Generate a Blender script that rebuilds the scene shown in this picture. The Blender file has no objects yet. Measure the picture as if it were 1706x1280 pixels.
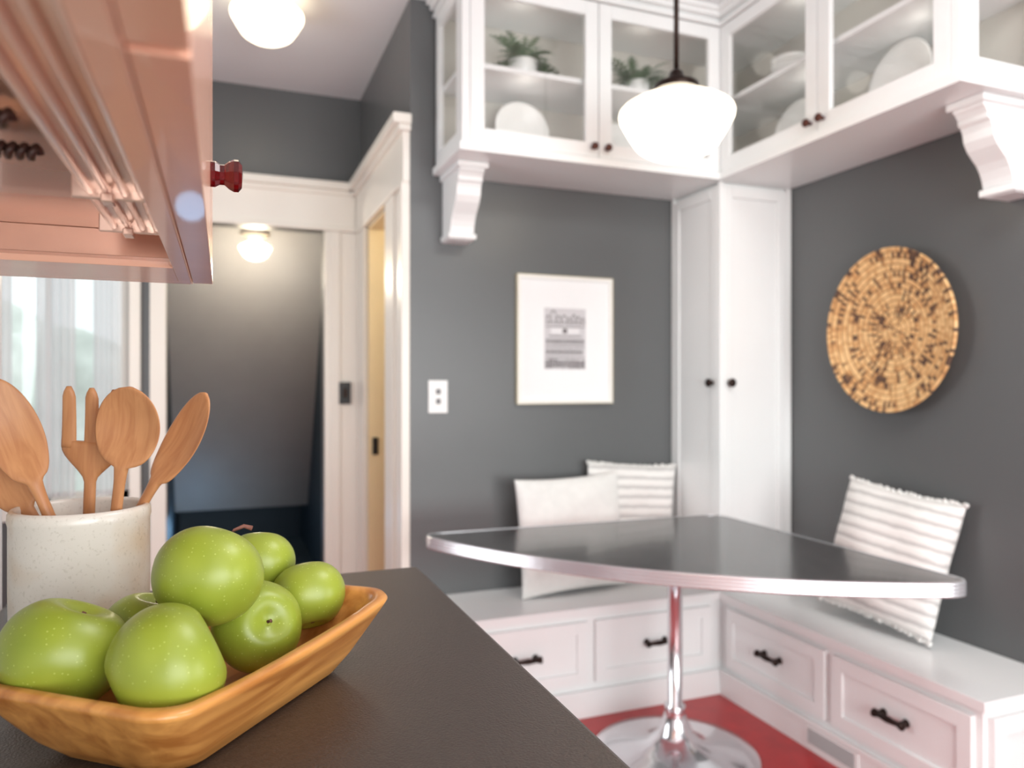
import bpy, bmesh, math, random
from mathutils import Matrix, Vector, Euler
random.seed(7)
scene = bpy.context.scene
pi = math.pi

# ------------------------------------------------------------ materials
def lin(c):
    out = []
    for v in c:
        v = v/255.0
        out.append(v/12.92 if v <= 0.04045 else ((v+0.055)/1.055)**2.4)
    return (out[0], out[1], out[2], 1.0)

def base_mat(name):
    m = bpy.data.materials.new(name)
    m.use_nodes = True
    nt = m.node_tree
    return m, nt, nt.nodes['Principled BSDF']

def mat(name, col, rough=0.5, metal=0.0, var=0.06, scale=6.0, bump=0.0, bscale=60.0, coat=0.0, spec=None):
    m, nt, p = base_mat(name)
    c = lin(col)
    tc = nt.nodes.new('ShaderNodeTexCoord')
    nz = nt.nodes.new('ShaderNodeTexNoise'); nz.inputs['Scale'].default_value = scale
    nz.inputs['Detail'].default_value = 4
    nt.links.new(tc.outputs['Object'], nz.inputs['Vector'])
    cr = nt.nodes.new('ShaderNodeValToRGB')
    cr.color_ramp.elements[0].position = 0.3; cr.color_ramp.elements[1].position = 0.7
    cr.color_ramp.elements[0].color = tuple(max(0, x*(1-var)) for x in c[:3])+(1,)
    cr.color_ramp.elements[1].color = tuple(min(1, x*(1+var)) for x in c[:3])+(1,)
    nt.links.new(nz.outputs['Fac'], cr.inputs['Fac'])
    nt.links.new(cr.outputs['Color'], p.inputs['Base Color'])
    p.inputs['Roughness'].default_value = rough
    p.inputs['Metallic'].default_value = metal
    p.inputs['Coat Weight'].default_value = coat
    if spec is not None: p.inputs['Specular IOR Level'].default_value = spec
    if bump > 0:
        n2 = nt.nodes.new('ShaderNodeTexNoise'); n2.inputs['Scale'].default_value = bscale
        n2.inputs['Detail'].default_value = 3
        nt.links.new(tc.outputs['Object'], n2.inputs['Vector'])
        b = nt.nodes.new('ShaderNodeBump'); b.inputs['Strength'].default_value = bump
        b.inputs['Distance'].default_value = 0.002
        nt.links.new(n2.outputs['Fac'], b.inputs['Height'])
        nt.links.new(b.outputs['Normal'], p.inputs['Normal'])
    return m

def wood(name, c1, c2, scale=9.0, stretch=(1, 1, 12), rough=0.45, dist=3.0, coat=0.1, bump=0.1):
    m, nt, p = base_mat(name)
    tc = nt.nodes.new('ShaderNodeTexCoord')
    mp = nt.nodes.new('ShaderNodeMapping')
    mp.inputs['Scale'].default_value = stretch
    nz = nt.nodes.new('ShaderNodeTexNoise'); nz.inputs['Scale'].default_value = scale
    nz.inputs['Detail'].default_value = 4; nz.inputs['Distortion'].default_value = dist*0.2
    nt.links.new(tc.outputs['Object'], mp.inputs['Vector'])
    nt.links.new(mp.outputs['Vector'], nz.inputs['Vector'])
    cr = nt.nodes.new('ShaderNodeValToRGB')
    e = cr.color_ramp.elements
    e[0].position = 0.32; e[0].color = lin(c2)
    e[1].position = 0.66; e[1].color = lin(c1)
    nt.links.new(nz.outputs['Fac'], cr.inputs['Fac'])
    nt.links.new(cr.outputs['Color'], p.inputs['Base Color'])
    b = nt.nodes.new('ShaderNodeBump'); b.inputs['Strength'].default_value = bump
    b.inputs['Distance'].default_value = 0.001
    nt.links.new(nz.outputs['Fac'], b.inputs['Height'])
    nt.links.new(b.outputs['Normal'], p.inputs['Normal'])
    p.inputs['Roughness'].default_value = rough
    p.inputs['Coat Weight'].default_value = coat
    return m

def opal(name, col, z0, z1, s0, s1):
    # lit opal glass: glow painted in, shoulder dimmer (by height on the globe itself)
    m, nt, p = base_mat(name)
    tc = nt.nodes.new('ShaderNodeTexCoord'); sx = nt.nodes.new('ShaderNodeSeparateXYZ')
    nt.links.new(tc.outputs['Object'], sx.inputs[0])
    mr = nt.nodes.new('ShaderNodeMapRange'); mr.interpolation_type = 'SMOOTHSTEP'
    mr.inputs['From Min'].default_value = z0; mr.inputs['From Max'].default_value = z1
    mr.inputs['To Min'].default_value = s0; mr.inputs['To Max'].default_value = s1
    nt.links.new(sx.outputs[2], mr.inputs['Value'])
    nt.links.new(mr.outputs[0], p.inputs['Emission Strength'])
    p.inputs['Base Color'].default_value = lin(col)
    p.inputs['Emission Color'].default_value = lin(col)
    p.inputs['Roughness'].default_value = 0.15
    return m

def glass_mat(name, tint=(1, 1, 1), fac=0.1):
    m = bpy.data.materials.new(name); m.use_nodes = True
    nt = m.node_tree; nt.nodes.clear()
    o = nt.nodes.new('ShaderNodeOutputMaterial')
    t = nt.nodes.new('ShaderNodeBsdfTransparent'); t.inputs['Color'].default_value = tint+(1,)
    g = nt.nodes.new('ShaderNodeBsdfGlossy'); g.inputs['Roughness'].default_value = 0.03
    mx = nt.nodes.new('ShaderNodeMixShader'); mx.inputs['Fac'].default_value = fac
    nt.links.new(t.outputs[0], mx.inputs[1]); nt.links.new(g.outputs[0], mx.inputs[2])
    nt.links.new(mx.outputs[0], o.inputs['Surface'])
    return m

M_wall = mat('grey_wall_paint', (94, 96, 97), 0.32, var=0.03, scale=2, bump=0.25, bscale=180)
M_white = mat('white_cabinet_paint', (238, 240, 240), 0.28, var=0.015, scale=3)
M_trim = mat('white_trim_paint', (240, 235, 226), 0.3, var=0.015, scale=3)
M_ceil = mat('ceiling_paint', (230, 232, 234), 0.7, var=0.02, scale=2)
M_inner = mat('cabinet_interior_paint', (208, 204, 196), 0.5, var=0.02)
M_jamb = mat('cream_yellow_paint', (242, 222, 180), 0.5, var=0.03)
M_floor = mat('red_linoleum', (178, 42, 44), 0.3, var=0.12, scale=14)
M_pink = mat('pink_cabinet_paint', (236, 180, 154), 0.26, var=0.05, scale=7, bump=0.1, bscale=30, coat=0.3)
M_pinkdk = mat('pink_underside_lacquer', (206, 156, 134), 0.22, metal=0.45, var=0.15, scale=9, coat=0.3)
M_fixture = mat('strip_light_housing', (240, 206, 190), 0.2, metal=0.5, var=0.05)
M_bronze = mat('dark_bronze', (48, 36, 32), 0.35, metal=0.8, var=0.1)
M_rustknob = mat('copper_bronze_knob', (80, 42, 32), 0.4, metal=0.5, var=0.1)
M_black = mat('black_plastic', (28, 28, 30), 0.35)
M_coil = mat('dark_brown_cable', (70, 44, 38), 0.4)
M_chrome = mat('chrome', (225, 226, 230), 0.14, metal=0.9, var=0.02)
M_alu = mat('polished_aluminium_edge', (222, 224, 228), 0.22, metal=0.7, var=0.03)
M_tabletop = mat('dark_laminate_tabletop', (66, 64, 65), 0.2, var=0.3, scale=26, coat=0.15)
M_counter = mat('dark_brown_counter', (64, 54, 49), 0.33, var=0.2, scale=220, bump=0.35, bscale=420)
M_china = mat('white_china', (240, 240, 238), 0.2, var=0.01)
M_leaf = mat('fern_leaf', (92, 116, 84), 0.5, var=0.3, scale=20)
M_fabric = mat('white_cotton', (232, 231, 228), 0.9, var=0.03, scale=30, bump=0.5, bscale=300)
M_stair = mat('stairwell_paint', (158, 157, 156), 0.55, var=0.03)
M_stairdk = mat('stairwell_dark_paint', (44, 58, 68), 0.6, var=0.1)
M_switch = mat('white_plastic', (240, 240, 238), 0.3, var=0.01)
M_paper = mat('mat_board_paper', (240, 241, 242), 0.8, var=0.01)
M_brassf = mat('champagne_frame', (205, 196, 172), 0.35, metal=0.4, var=0.05)
M_framew = mat('white_frame_paint', (238, 237, 233), 0.35, var=0.02)
M_ink = mat('ink_print_grey', (118, 114, 116), 0.8, var=0.2)
M_glass = glass_mat('cabinet_glass', (1, 1, 1), 0.05)
M_winglass = glass_mat('window_glass', (0.97, 1, 1), 0.05)
M_globe = opal('opal_glass_lit', (255, 242, 216), 0.10, 0.22, 4.2, 0.6)
M_globeh = opal('opal_glass_lit_hall', (255, 240, 208), 0.10, 0.20, 3.6, 0.8)
M_globe2 = opal('opal_glass_lit_warm', (255, 230, 184), 0.10, 0.2, 7.0, 2.0)
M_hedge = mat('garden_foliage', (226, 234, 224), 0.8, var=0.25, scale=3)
M_stem = mat('apple_stem_brown', (110, 66, 54), 0.7, var=0.3, scale=50)
M_bowlwood = wood('acacia_bowl_wood', (216, 152, 82), (166, 102, 46), scale=3.2, stretch=(2.2, 14, 16), rough=0.33)
M_spoon = wood('beech_spoon_wood', (196, 138, 92), (174, 114, 72), scale=14, stretch=(9, 6, 0.8), rough=0.5, coat=0.05, bump=0.03)

def apple_mat():
    m, nt, p = base_mat('green_apple_skin')
    tc = nt.nodes.new('ShaderNodeTexCoord')
    nz = nt.nodes.new('ShaderNodeTexNoise'); nz.inputs['Scale'].default_value = 14
    cr = nt.nodes.new('ShaderNodeValToRGB')
    cr.color_ramp.elements[0].position = 0.3; cr.color_ramp.elements[0].color = lin((124, 138, 38))
    cr.color_ramp.elements[1].position = 0.75; cr.color_ramp.elements[1].color = lin((152, 163, 58))
    vo = nt.nodes.new('ShaderNodeTexVoronoi'); vo.inputs['Scale'].default_value = 210
    st = nt.nodes.new('ShaderNodeValToRGB')
    st.color_ramp.elements[0].position = 0.08; st.color_ramp.elements[0].color = (0.5, 0.5, 0.5, 1)
    st.color_ramp.elements[1].position = 0.18; st.color_ramp.elements[1].color = (0, 0, 0, 1)
    mx = nt.nodes.new('ShaderNodeMix'); mx.data_type = 'RGBA'
    nt.links.new(tc.outputs['Object'], nz.inputs['Vector'])
    nt.links.new(tc.outputs['Object'], vo.inputs['Vector'])
    nt.links.new(nz.outputs['Fac'], cr.inputs['Fac'])
    nt.links.new(vo.outputs['Distance'], st.inputs['Fac'])
    nt.links.new(st.outputs['Color'], mx.inputs[0])
    nt.links.new(cr.outputs['Color'], mx.inputs[6])
    mx.inputs[7].default_value = lin((200, 206, 120))
    nt.links.new(mx.outputs[2], p.inputs['Base Color'])
    p.inputs['Roughness'].default_value = 0.36
    p.inputs['Specular IOR Level'].default_value = 0.5
    return m
M_apple = apple_mat()

def crock_mat():
    m, nt, p = base_mat('stoneware_glaze')
    tc = nt.nodes.new('ShaderNodeTexCoord')
    nz = nt.nodes.new('ShaderNodeTexNoise'); nz.inputs['Scale'].default_value = 8; nz.inputs['Detail'].default_value = 3
    cr = nt.nodes.new('ShaderNodeValToRGB')
    cr.color_ramp.elements[0].position = 0.42; cr.color_ramp.elements[0].color = lin((216, 208, 199))
    cr.color_ramp.elements[1].position = 0.66; cr.color_ramp.elements[1].color = lin((196, 166, 132))
    n2 = nt.nodes.new('ShaderNodeTexNoise'); n2.inputs['Scale'].default_value = 260
    c2 = nt.nodes.new('ShaderNodeValToRGB')
    c2.color_ramp.elements[0].position = 0.30; c2.color_ramp.elements[0].color = (0.75, 0.73, 0.70, 1)
    c2.color_ramp.elements[1].position = 0.42; c2.color_ramp.elements[1].color = (1, 1, 1, 1)
    mx = nt.nodes.new('ShaderNodeMix'); mx.data_type = 'RGBA'; mx.blend_type = 'MULTIPLY'
    mx.inputs[0].default_value = 0.5
    nt.links.new(tc.outputs['Object'], nz.inputs['Vector']); nt.links.new(tc.outputs['Object'], n2.inputs['Vector'])
    nt.links.new(nz.outputs['Fac'], cr.inputs['Fac']); nt.links.new(n2.outputs['Fac'], c2.inputs['Fac'])
    nt.links.new(cr.outputs['Color'], mx.inputs[6]); nt.links.new(c2.outputs['Color'], mx.inputs[7])
    nt.links.new(mx.outputs[2], p.inputs['Base Color'])
    p.inputs['Roughness'].default_value = 0.25
    return m
M_crock = crock_mat()

def ruby_mat():
    m, nt, p = base_mat('ruby_glass')
    p.inputs['Base Color'].default_value = lin((120, 4, 10))
    p.inputs['Transmission Weight'].default_value = 0.8
    p.inputs['Roughness'].default_value = 0.03
    p.inputs['IOR'].default_value = 1.5
    return m
M_ruby = ruby_mat()

def stripe_mat():
    m, nt, p = base_mat('striped_woven_cotton')
    tc = nt.nodes.new('ShaderNodeTexCoord')
    w = nt.nodes.new('ShaderNodeTexWave'); w.wave_type = 'BANDS'; w.bands_direction = 'Z'
    w.inputs['Scale'].default_value = 7.5; w.inputs['Distortion'].default_value = 0.9
    w.inputs['Detail'].default_value = 2; w.inputs['Detail Scale'].default_value = 3
    cr = nt.nodes.new('ShaderNodeValToRGB')
    cr.color_ramp.elements[0].position = 0.12; cr.color_ramp.elements[0].color = lin((196, 194, 192))
    cr.color_ramp.elements[1].position = 0.42; cr.color_ramp.elements[1].color = lin((236, 234, 231))
    nt.links.new(tc.outputs['Object'], w.inputs['Vector'])
    nt.links.new(w.outputs['Fac'], cr.inputs['Fac']); nt.links.new(cr.outputs['Color'], p.inputs['Base Color'])
    b = nt.nodes.new('ShaderNodeBump'); b.inputs['Strength'].default_value = 0.5; b.inputs['Distance'].default_value = 0.005
    nt.links.new(w.outputs['Fac'], b.inputs['Height']); nt.links.new(b.outputs['Normal'], p.inputs['Normal'])
    p.inputs['Roughness'].default_value = 0.95
    return m
M_stripe = stripe_mat()

RINGS = 46.0
def basket_mat():
    m, nt, p = base_mat('woven_basket_fibre')
    N = nt.nodes.new; L = nt.links.new
    tc = N('ShaderNodeTexCoord'); sx = N('ShaderNodeSeparateXYZ'); L(tc.outputs['Object'], sx.inputs[0])
    def math_(op, a, b=None):
        n = N('ShaderNodeMath'); n.operation = op
        for i, v in enumerate((a, b)):
            if v is None: continue
            if isinstance(v, (int, float)): n.inputs[i].default_value = v
            else: L(v, n.inputs[i])
        return n.outputs[0]
    x, y = sx.outputs[0], sx.outputs[1]
    r = math_('SQRT', math_('ADD', math_('MULTIPLY', x, x), math_('MULTIPLY', y, y)))
    a = math_('ARCTAN2', y, x)
    rk = math_('MULTIPLY', r, RINGS)
    ring = math_('FLOOR', rk)
    fr = math_('FRACT', rk)
    seg = math_('FLOOR', math_('MULTIPLY', a, math_('ADD', math_('MULTIPLY', ring, 1.5), 6.0)))
    cb = N('ShaderNodeCombineXYZ'); L(ring, cb.inputs[0]); L(seg, cb.inputs[1])
    wn = N('ShaderNodeTexWhiteNoise'); wn.noise_dimensions = '2D'; L(cb.outputs[0], wn.inputs['Vector'])
    wedge = math_('MULTIPLY', math_('SINE', math_('ADD', math_('MULTIPLY', a, 4.0), 0.6)), 0.12)
    rr = math_('MULTIPLY', math_('SINE', math_('MULTIPLY', r, 60.0)), 0.12)
    f = math_('ADD', math_('ADD', wn.outputs['Value'], wedge), rr)
    cr = N('ShaderNodeValToRGB'); cr.color_ramp.interpolation = 'LINEAR'
    e = cr.color_ramp.elements
    e[0].position = 0.14; e[0].color = lin((92, 68, 54))
    e[1].position = 0.25; e[1].color = lin((204, 152, 98))
    e2 = e.new(0.95); e2.color = lin((238, 198, 142))
    L(f, cr.inputs['Fac'])
    gv = math_('LESS_THAN', fr, 0.16)
    mx = N('ShaderNodeMix'); mx.data_type = 'RGBA'; L(math_('MULTIPLY', gv, 0.65), mx.inputs[0])
    L(cr.outputs['Color'], mx.inputs[6]); mx.inputs[7].default_value = lin((128, 86, 52))
    L(mx.outputs[2], p.inputs['Base Color'])
    p.inputs['Roughness'].default_value = 0.7
    return m
M_basket = basket_mat()

def curtain_mat():
    m = bpy.data.materials.new('sheer_curtain'); m.use_nodes = True
    nt = m.node_tree; nt.nodes.clear()
    o = nt.nodes.new('ShaderNodeOutputMaterial')
    d = nt.nodes.new('ShaderNodeBsdfDiffuse'); d.inputs['Color'].default_value = (0.93, 0.94, 0.95, 1)
    t = nt.nodes.new('ShaderNodeBsdfTranslucent'); t.inputs['Color'].default_value = (0.95, 0.96, 0.97, 1)
    tr = nt.nodes.new('ShaderNodeBsdfTransparent')
    mx = nt.nodes.new('ShaderNodeMixShader'); mx.inputs['Fac'].default_value = 0.6
    m2 = nt.nodes.new('ShaderNodeMixShader'); m2.inputs['Fac'].default_value = 0.25
    nt.links.new(d.outputs[0], mx.inputs[1]); nt.links.new(t.outputs[0], mx.inputs[2])
    nt.links.new(mx.outputs[0], m2.inputs[1]); nt.links.new(tr.outputs[0], m2.inputs[2])
    nt.links.new(m2.outputs[0], o.inputs['Surface'])
    return m
M_curtain = curtain_mat()
M_slot = mat('vent_slot_grey', (110, 110, 112), 0.6)
M_swslot = mat('switch_slot_grey', (120, 120, 122), 0.5)

# ------------------------------------------------------------ builder
class B:
    def __init__(s, name):
        s.name = name; s.bm = bmesh.new(); s.mats = []
    def mi(s, m):
        if m not in s.mats: s.mats.append(m)
        return s.mats.index(m)
    def add(s, verts, faces, m, smooth=False, M=None):
        i = s.mi(m)
        vs = [s.bm.verts.new((M @ Vector(v)) if M else Vector(v)) for v in verts]
        for f in faces:
            try:
                fc = s.bm.faces.new([vs[k] for k in f]); fc.material_index = i; fc.smooth = smooth
            except ValueError:
                pass
    def box(s, x0, x1, y0, y1, z0, z1, m, M=None):
        x0, x1 = sorted((x0, x1)); y0, y1 = sorted((y0, y1)); z0, z1 = sorted((z0, z1))
        v = [(x0, y0, z0), (x1, y0, z0), (x1, y1, z0), (x0, y1, z0), (x0, y0, z1), (x1, y0, z1), (x1, y1, z1), (x0, y1, z1)]
        f = [(3, 2, 1, 0), (4, 5, 6, 7), (0, 1, 5, 4), (1, 2, 6, 5), (2, 3, 7, 6), (3, 0, 4, 7)]
        s.add(v, f, m, False, M)
    def fbox(s, F, s0, s1, n0, n1, z0, z1, m):
        if F[0] == 'A': s.box(s0, s1, F[1]-n0, F[1]-n1, z0, z1, m)
        else: s.box(F[1]-n0, F[1]-n1, s0, s1, z0, z1, m)
    def rings(s, rings, m, smooth=True, cap0=True, cap1=True, M=None, closed=True):
        n = len(rings[0]); v = [p for r in rings for p in r]; f = []
        for i in range(len(rings)-1):
            for j in range(n if closed else n-1):
                k = (j+1) % n
                f.append((i*n+j, i*n+k, (i+1)*n+k, (i+1)*n+j))
        if cap0: f.append(tuple(reversed(range(n))))
        if cap1: f.append(tuple((len(rings)-1)*n+j for j in range(n)))
        s.add(v, f, m, smooth, M)
    def lathe(s, prof, m, M=None, seg=48, smooth=True, cap0=True, cap1=True):
        R = []
        for r, z in prof:
            r = max(r, 1e-5)
            R.append([(r*math.cos(2*pi*j/seg), r*math.sin(2*pi*j/seg), z) for j in range(seg)])
        s.rings(R, m, smooth, cap0, cap1, M)
    def tube(s, pts, rad, m, seg=8, M=None):
        R = []
        for i, p in enumerate(pts):
            p = Vector(p)
            a = Vector(pts[max(i-1, 0)]); b = Vector(pts[min(i+1, len(pts)-1)])
            t = (b-a).normalized()
            up = Vector((0, 0, 1)) if abs(t.z) < 0.9 else Vector((1, 0, 0))
            u = t.cross(up).normalized(); w = t.cross(u).normalized()
            rr = rad[i] if isinstance(rad, (list, tuple)) else rad
            R.append([p+(u*math.cos(2*pi*j/seg)+w*math.sin(2*pi*j/seg))*rr for j in range(seg)])
        s.rings(R, m, True, True, True, M)
    def done(s, bevel=0, origin=None, seg=2, parent=None):
        bm = s.bm
        bmesh.ops.recalc_face_normals(bm, faces=bm.faces)
        xs = [v.co for v in bm.verts]
        if origin is None:
            mn = Vector((min(v.x for v in xs), min(v.y for v in xs), min(v.z for v in xs)))
            mx = Vector((max(v.x for v in xs), max(v.y for v in xs), max(v.z for v in xs)))
            origin = Vector(((mn.x+mx.x)/2, (mn.y+mx.y)/2, mn.z))
        origin = Vector(origin)
        bmesh.ops.translate(bm, verts=bm.verts, vec=-origin)
        me = bpy.data.meshes.new(s.name); bm.to_mesh(me); bm.free()
        for m in s.mats: me.materials.append(m)
        ob = bpy.data.objects.new(s.name, me); ob.location = origin
        scene.collection.objects.link(ob)
        if bevel > 0:
            md = ob.modifiers.new('bevel', 'BEVEL'); md.width = bevel; md.segments = seg
            md.limit_method = 'ANGLE'; md.angle_limit = math.radians(50)
        if parent:
            ob.parent = parent
            ob.matrix_parent_inverse = Matrix.Translation(parent.location).inverted()
        return ob

def T(x, y, z): return Matrix.Translation((x, y, z))
def R(a, ax): return Matrix.Rotation(math.radians(a), 4, ax)

# ------------------------------------------------------------ dimensions
H = 1.30          # camera height
YA = 2.98         # wall with picture
XB = 2.33         # wall with basket
NX, NY = 1.95, 2.61   # inner corner of bench / cabinets
CEIL = 2.87
XR = 0.712        # receding hall wall
YBK = 4.16        # hall back wall
CZ = 0.99         # counter height
BZ = 0.43         # bench seat

# ------------------------------------------------------------ room shell
b = B('floor'); b.box(-1.6, 2.6, -2.6, 7.0, -0.1, 0, M_floor); b.done()
b = B('ceiling'); b.box(-1.6, 2.6, -2.6, 4.3, CEIL, CEIL+0.1, M_ceil); b.done()
b = B('wall_back'); b.box(XR, XB+0.12, YA, YA+0.12, 0, CEIL, M_wall); b.done()
b = B('wall_right'); b.box(XB, XB+0.12, -2.6, YA, 0, CEIL, M_wall); b.done()
b = B('wall_hall_side')
b.box(XR, XR+0.13, YA+0.12, 3.37, 0, CEIL, M_wall)
b.box(XR, XR+0.13, 3.92, YBK, 0, CEIL, M_wall)
b.box(XR, XR+0.13, 3.37, 3.92, 2.12, CEIL, M_wall)
b.done()
b = B('wall_hall_back')
b.box(0.517, XR+0.13, YBK, YBK+0.12, 0, CEIL, M_wall)
b.box(-0.263, 0.517, YBK, YBK+0.12, 2.14, CEIL, M_wall)
b.box(-0.43, -0.263, YBK, YBK+0.12, 0, CEIL, M_wall)
b.box(-1.15, -0.43, YBK, YBK+0.12, 0, 0.72, M_wall)
b.box(-1.15, -0.43, YBK, YBK+0.12, 2.2, CEIL, M_wall)
b.box(-1.5, -1.15, YBK, YBK+0.12, 0, CEIL, M_wall)
b.done()
b = B('wall_hall_left'); b.box(-1.6, -1.5, -2.6, YBK+0.12, 0, CEIL, M_wall); b.done()
b = B('wall_left'); b.box(-0.42, -0.29, -2.0, 1.245, 0, CEIL, M_white); b.done()

# hall trims
HT = 2.39
b = B('trim_1')
b.box(0.517, 0.70, YBK-0.025, YBK, 0, 2.13, M_trim)
b.box(0.545, 0.60, YBK-0.034, YBK-0.025, 0, 2.13, M_trim)
b.box(-0.338, -0.263, YBK-0.025, YBK, 0, 2.13, M_trim)
b.box(-0.36, XR-0.03, YBK-0.03, YBK, 2.13, HT-0.05, M_trim)
b.box(-0.38, XR-0.03, YBK-0.05, YBK, HT-0.065, HT-0.04, M_trim)
b.box(-0.40, XR-0.03, YBK-0.075, YBK, HT-0.04, HT, M_trim)
b.box(-0.36, XR-0.03, YBK-0.042, YBK, 2.13, 2.155, M_trim)
b.done(0.004)
b = B('trim_2')
b.box(XR-0.025, XR, 3.20, 3.37, 0, 2.12, M_trim)
b.box(XR-0.012, XR, YA+0.004, 3.20, 0, 2.12, M_trim)
b.box(XR-0.036, XR, YA-0.0, YA+0.045, 0, 2.12, M_trim)
b.box(XR-0.025, XR, 3.92, YBK-0.03, 0, 2.12, M_trim)
b.box(XR-0.03, XR, YA-0.0, YBK-0.03, 2.12, HT-0.05, M_trim)
b.box(XR-0.05, XR, YA-0.02, YBK-0.03, HT-0.065, HT-0.04, M_trim)
b.box(XR-0.075, XR, YA-0.03, YBK-0.03, HT-0.04, HT, M_trim)
b.box(XR, XR+0.13, 3.92-0.012, 3.92, 0, 2.12, M_jamb)
b.box(XR, XR+0.13, 3.37, 3.38, 0, 2.12, M_jamb)
b.box(XR, XR+0.13, 3.38, 3.90, 2.108, 2.12, M_jamb)
b.done(0.004)
b = B('door_latch'); b.box(XR+0.02, XR+0.05, 3.902, 3.909, 0.93, 1.02, M_black); b.done()

b = B('wall_pantry')
b.box(2.33, 2.42, YA+0.12, YBK+0.12, 0, CEIL, M_jamb)
b.box(XR+0.13, 2.33, YBK, YBK+0.12, 0, CEIL, M_jamb)
b.done()

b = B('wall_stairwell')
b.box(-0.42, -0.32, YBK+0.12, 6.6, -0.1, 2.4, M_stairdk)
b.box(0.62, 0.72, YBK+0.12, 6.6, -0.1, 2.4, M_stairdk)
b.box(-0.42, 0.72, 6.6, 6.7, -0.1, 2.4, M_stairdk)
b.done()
b = B('ceiling_stairwell')
v = [(-0.32, YBK+0.12, 2.3), (0.62, YBK+0.12, 2.3), (0.62, 4.85, 2.3), (-0.32, 4.85, 2.3), (0.62, 6.0, 0.36), (-0.32, 6.0, 0.36),
     (-0.32, YBK+0.12, 2.4), (0.62, YBK+0.12, 2.4), (0.62, 4.95, 2.4), (-0.32, 4.95, 2.4), (0.62, 6.1, 0.40), (-0.32, 6.1, 0.40)]
f = [(0, 1, 2, 3), (3, 2, 4, 5), (6, 9, 8, 7), (9, 11, 10, 8), (5, 4, 10, 11), (0, 6, 7, 1), (0, 3, 9, 6), (3, 5, 11, 9), (1, 7, 8, 2), (2, 8, 10, 4)]
b.add(v, f, M_stair); b.done()
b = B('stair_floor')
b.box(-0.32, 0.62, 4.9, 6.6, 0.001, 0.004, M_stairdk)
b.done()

b = B('window_1')
x0, x1, z0, z1 = -1.15, -0.43, 0.72, 2.2
for (a, c, d, e) in ((x0-0.07, x0, z0-0.07, z1+0.1), (x1, x1+0.05, z0-0.07, z1+0.1), (x0, x1, z0-0.07, z0), (x0, x1, z1, z1+0.1)):
    b.box(a, c, YBK-0.025, YBK, d, e, M_trim)
for (a, c, d, e) in ((x0, x0+0.04, z0, z1), (x1-0.04, x1, z0, z1), (x0, x1, z0, z0+0.05), (x0, x1, z1-0.05, z1), ((x0+x1)/2-0.012, (x0+x1)/2+0.012, z0, z1)):
    b.box(a, c, YBK+0.04, YBK+0.08, d, e, M_trim)
b.box(x0+0.04, x1-0.04, YBK+0.058, YBK+0.062, z0+0.05, z1-0.05, M_winglass)
b.done(0.003)
b = B('sheer_curtain')
for (a, c) in ((-1.14, -0.92), (-0.82, -0.66), (-0.58, -0.46)):
    n = 60; top = []; bot = []
    for i in range(n+1):
        x = a+(c-a)*i/n; y = YBK-0.06+0.020*math.sin(i*0.55)+0.006*math.sin(i*1.3)
        top.append((x, y, 2.26)); bot.append((x, y, 0.76))
    b.rings([bot, top], M_curtain, True, False, False, closed=False)
b.tube([(-1.2, YBK-0.06, 2.27), (-0.4, YBK-0.06, 2.27)], 0.008, M_bronze)
b.done()
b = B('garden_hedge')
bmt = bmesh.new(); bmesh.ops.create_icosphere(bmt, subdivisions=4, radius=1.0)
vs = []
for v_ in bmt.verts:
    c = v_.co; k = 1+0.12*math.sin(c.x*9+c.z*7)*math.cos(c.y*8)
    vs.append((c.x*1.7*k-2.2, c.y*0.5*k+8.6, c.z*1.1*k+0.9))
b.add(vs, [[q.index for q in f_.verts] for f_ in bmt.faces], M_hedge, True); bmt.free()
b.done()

b = B('light_switch')
b.box(0.592, 0.655, YBK-0.042, YBK-0.025, 1.19, 1.31, M_black)
b.box(0.612, 0.635, YBK-0.047, YBK-0.04, 1.225, 1.275, M_bronze)
b.done(0.003)
b = B('light_switch')
b.box(0.787, 0.868, YA-0.008, YA, 1.18, 1.315, M_switch)
for zz in (1.222, 1.262): b.box(0.818, 0.838, YA-0.012, YA-0.008, zz-0.004, zz+0.018, M_swslot)
b.done(0.002)

# ------------------------------------------------------------ schoolhouse lamps
def school_profile(s):
    pr = [(0.0, 0.0), (0.16, 0.01), (0.34, 0.045), (0.50, 0.11), (0.60, 0.17), (0.66, 0.21), (0.72, 0.27), (0.84, 0.46), (0.93, 0.62),
          (0.985, 0.72), (1.0, 0.80), (0.985, 0.86), (0.93, 0.92), (0.80, 1.00), (0.60, 1.10), (0.42, 1.19), (0.36, 1.25)]
    return [(r*s, z*s) for r, z in pr]
PX, PY = 1.388, 2.089
b = B('pendant_lamp')
s = 0.187; Z0 = 2.032
b.lathe(school_profile(s), M_globe, T(PX, PY, Z0))
zt = Z0+1.25*s
b.lathe([(0.07, zt-0.012), (0.074, zt), (0.072, zt+0.015), (0.05, zt+0.025), (0.028, zt+0.03), (0.022, zt+0.055), (0.012, zt+0.065)], M_bronze, T(PX, PY, 0), 32)
b.lathe([(0.0085, zt+0.06), (0.0085, CEIL-0.02)], M_bronze, T(PX, PY, 0), 16)
b.lathe([(0.02, CEIL-0.05), (0.055, CEIL-0.02), (0.06, CEIL)], M_bronze, T(PX, PY, 0), 32)
b.done(origin=(PX, PY, Z0))
b = B('ceiling_lamp')
s = 0.143
b.lathe(school_profile(s), M_globeh, T(0.17, 3.17, 2.675))
b.lathe([(0.062, 2.675+1.2*s), (0.068, 2.85), (0.08, 2.855), (0.08, CEIL)], M_trim, T(0.17, 3.17, 0), 32)
b.done(origin=(0.17, 3.17, 2.675))
b = B('ceiling_lamp')
s = 0.092
b.lathe(school_profile(s), M_globe2, T(0.18, 4.6, 2.02))
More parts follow.
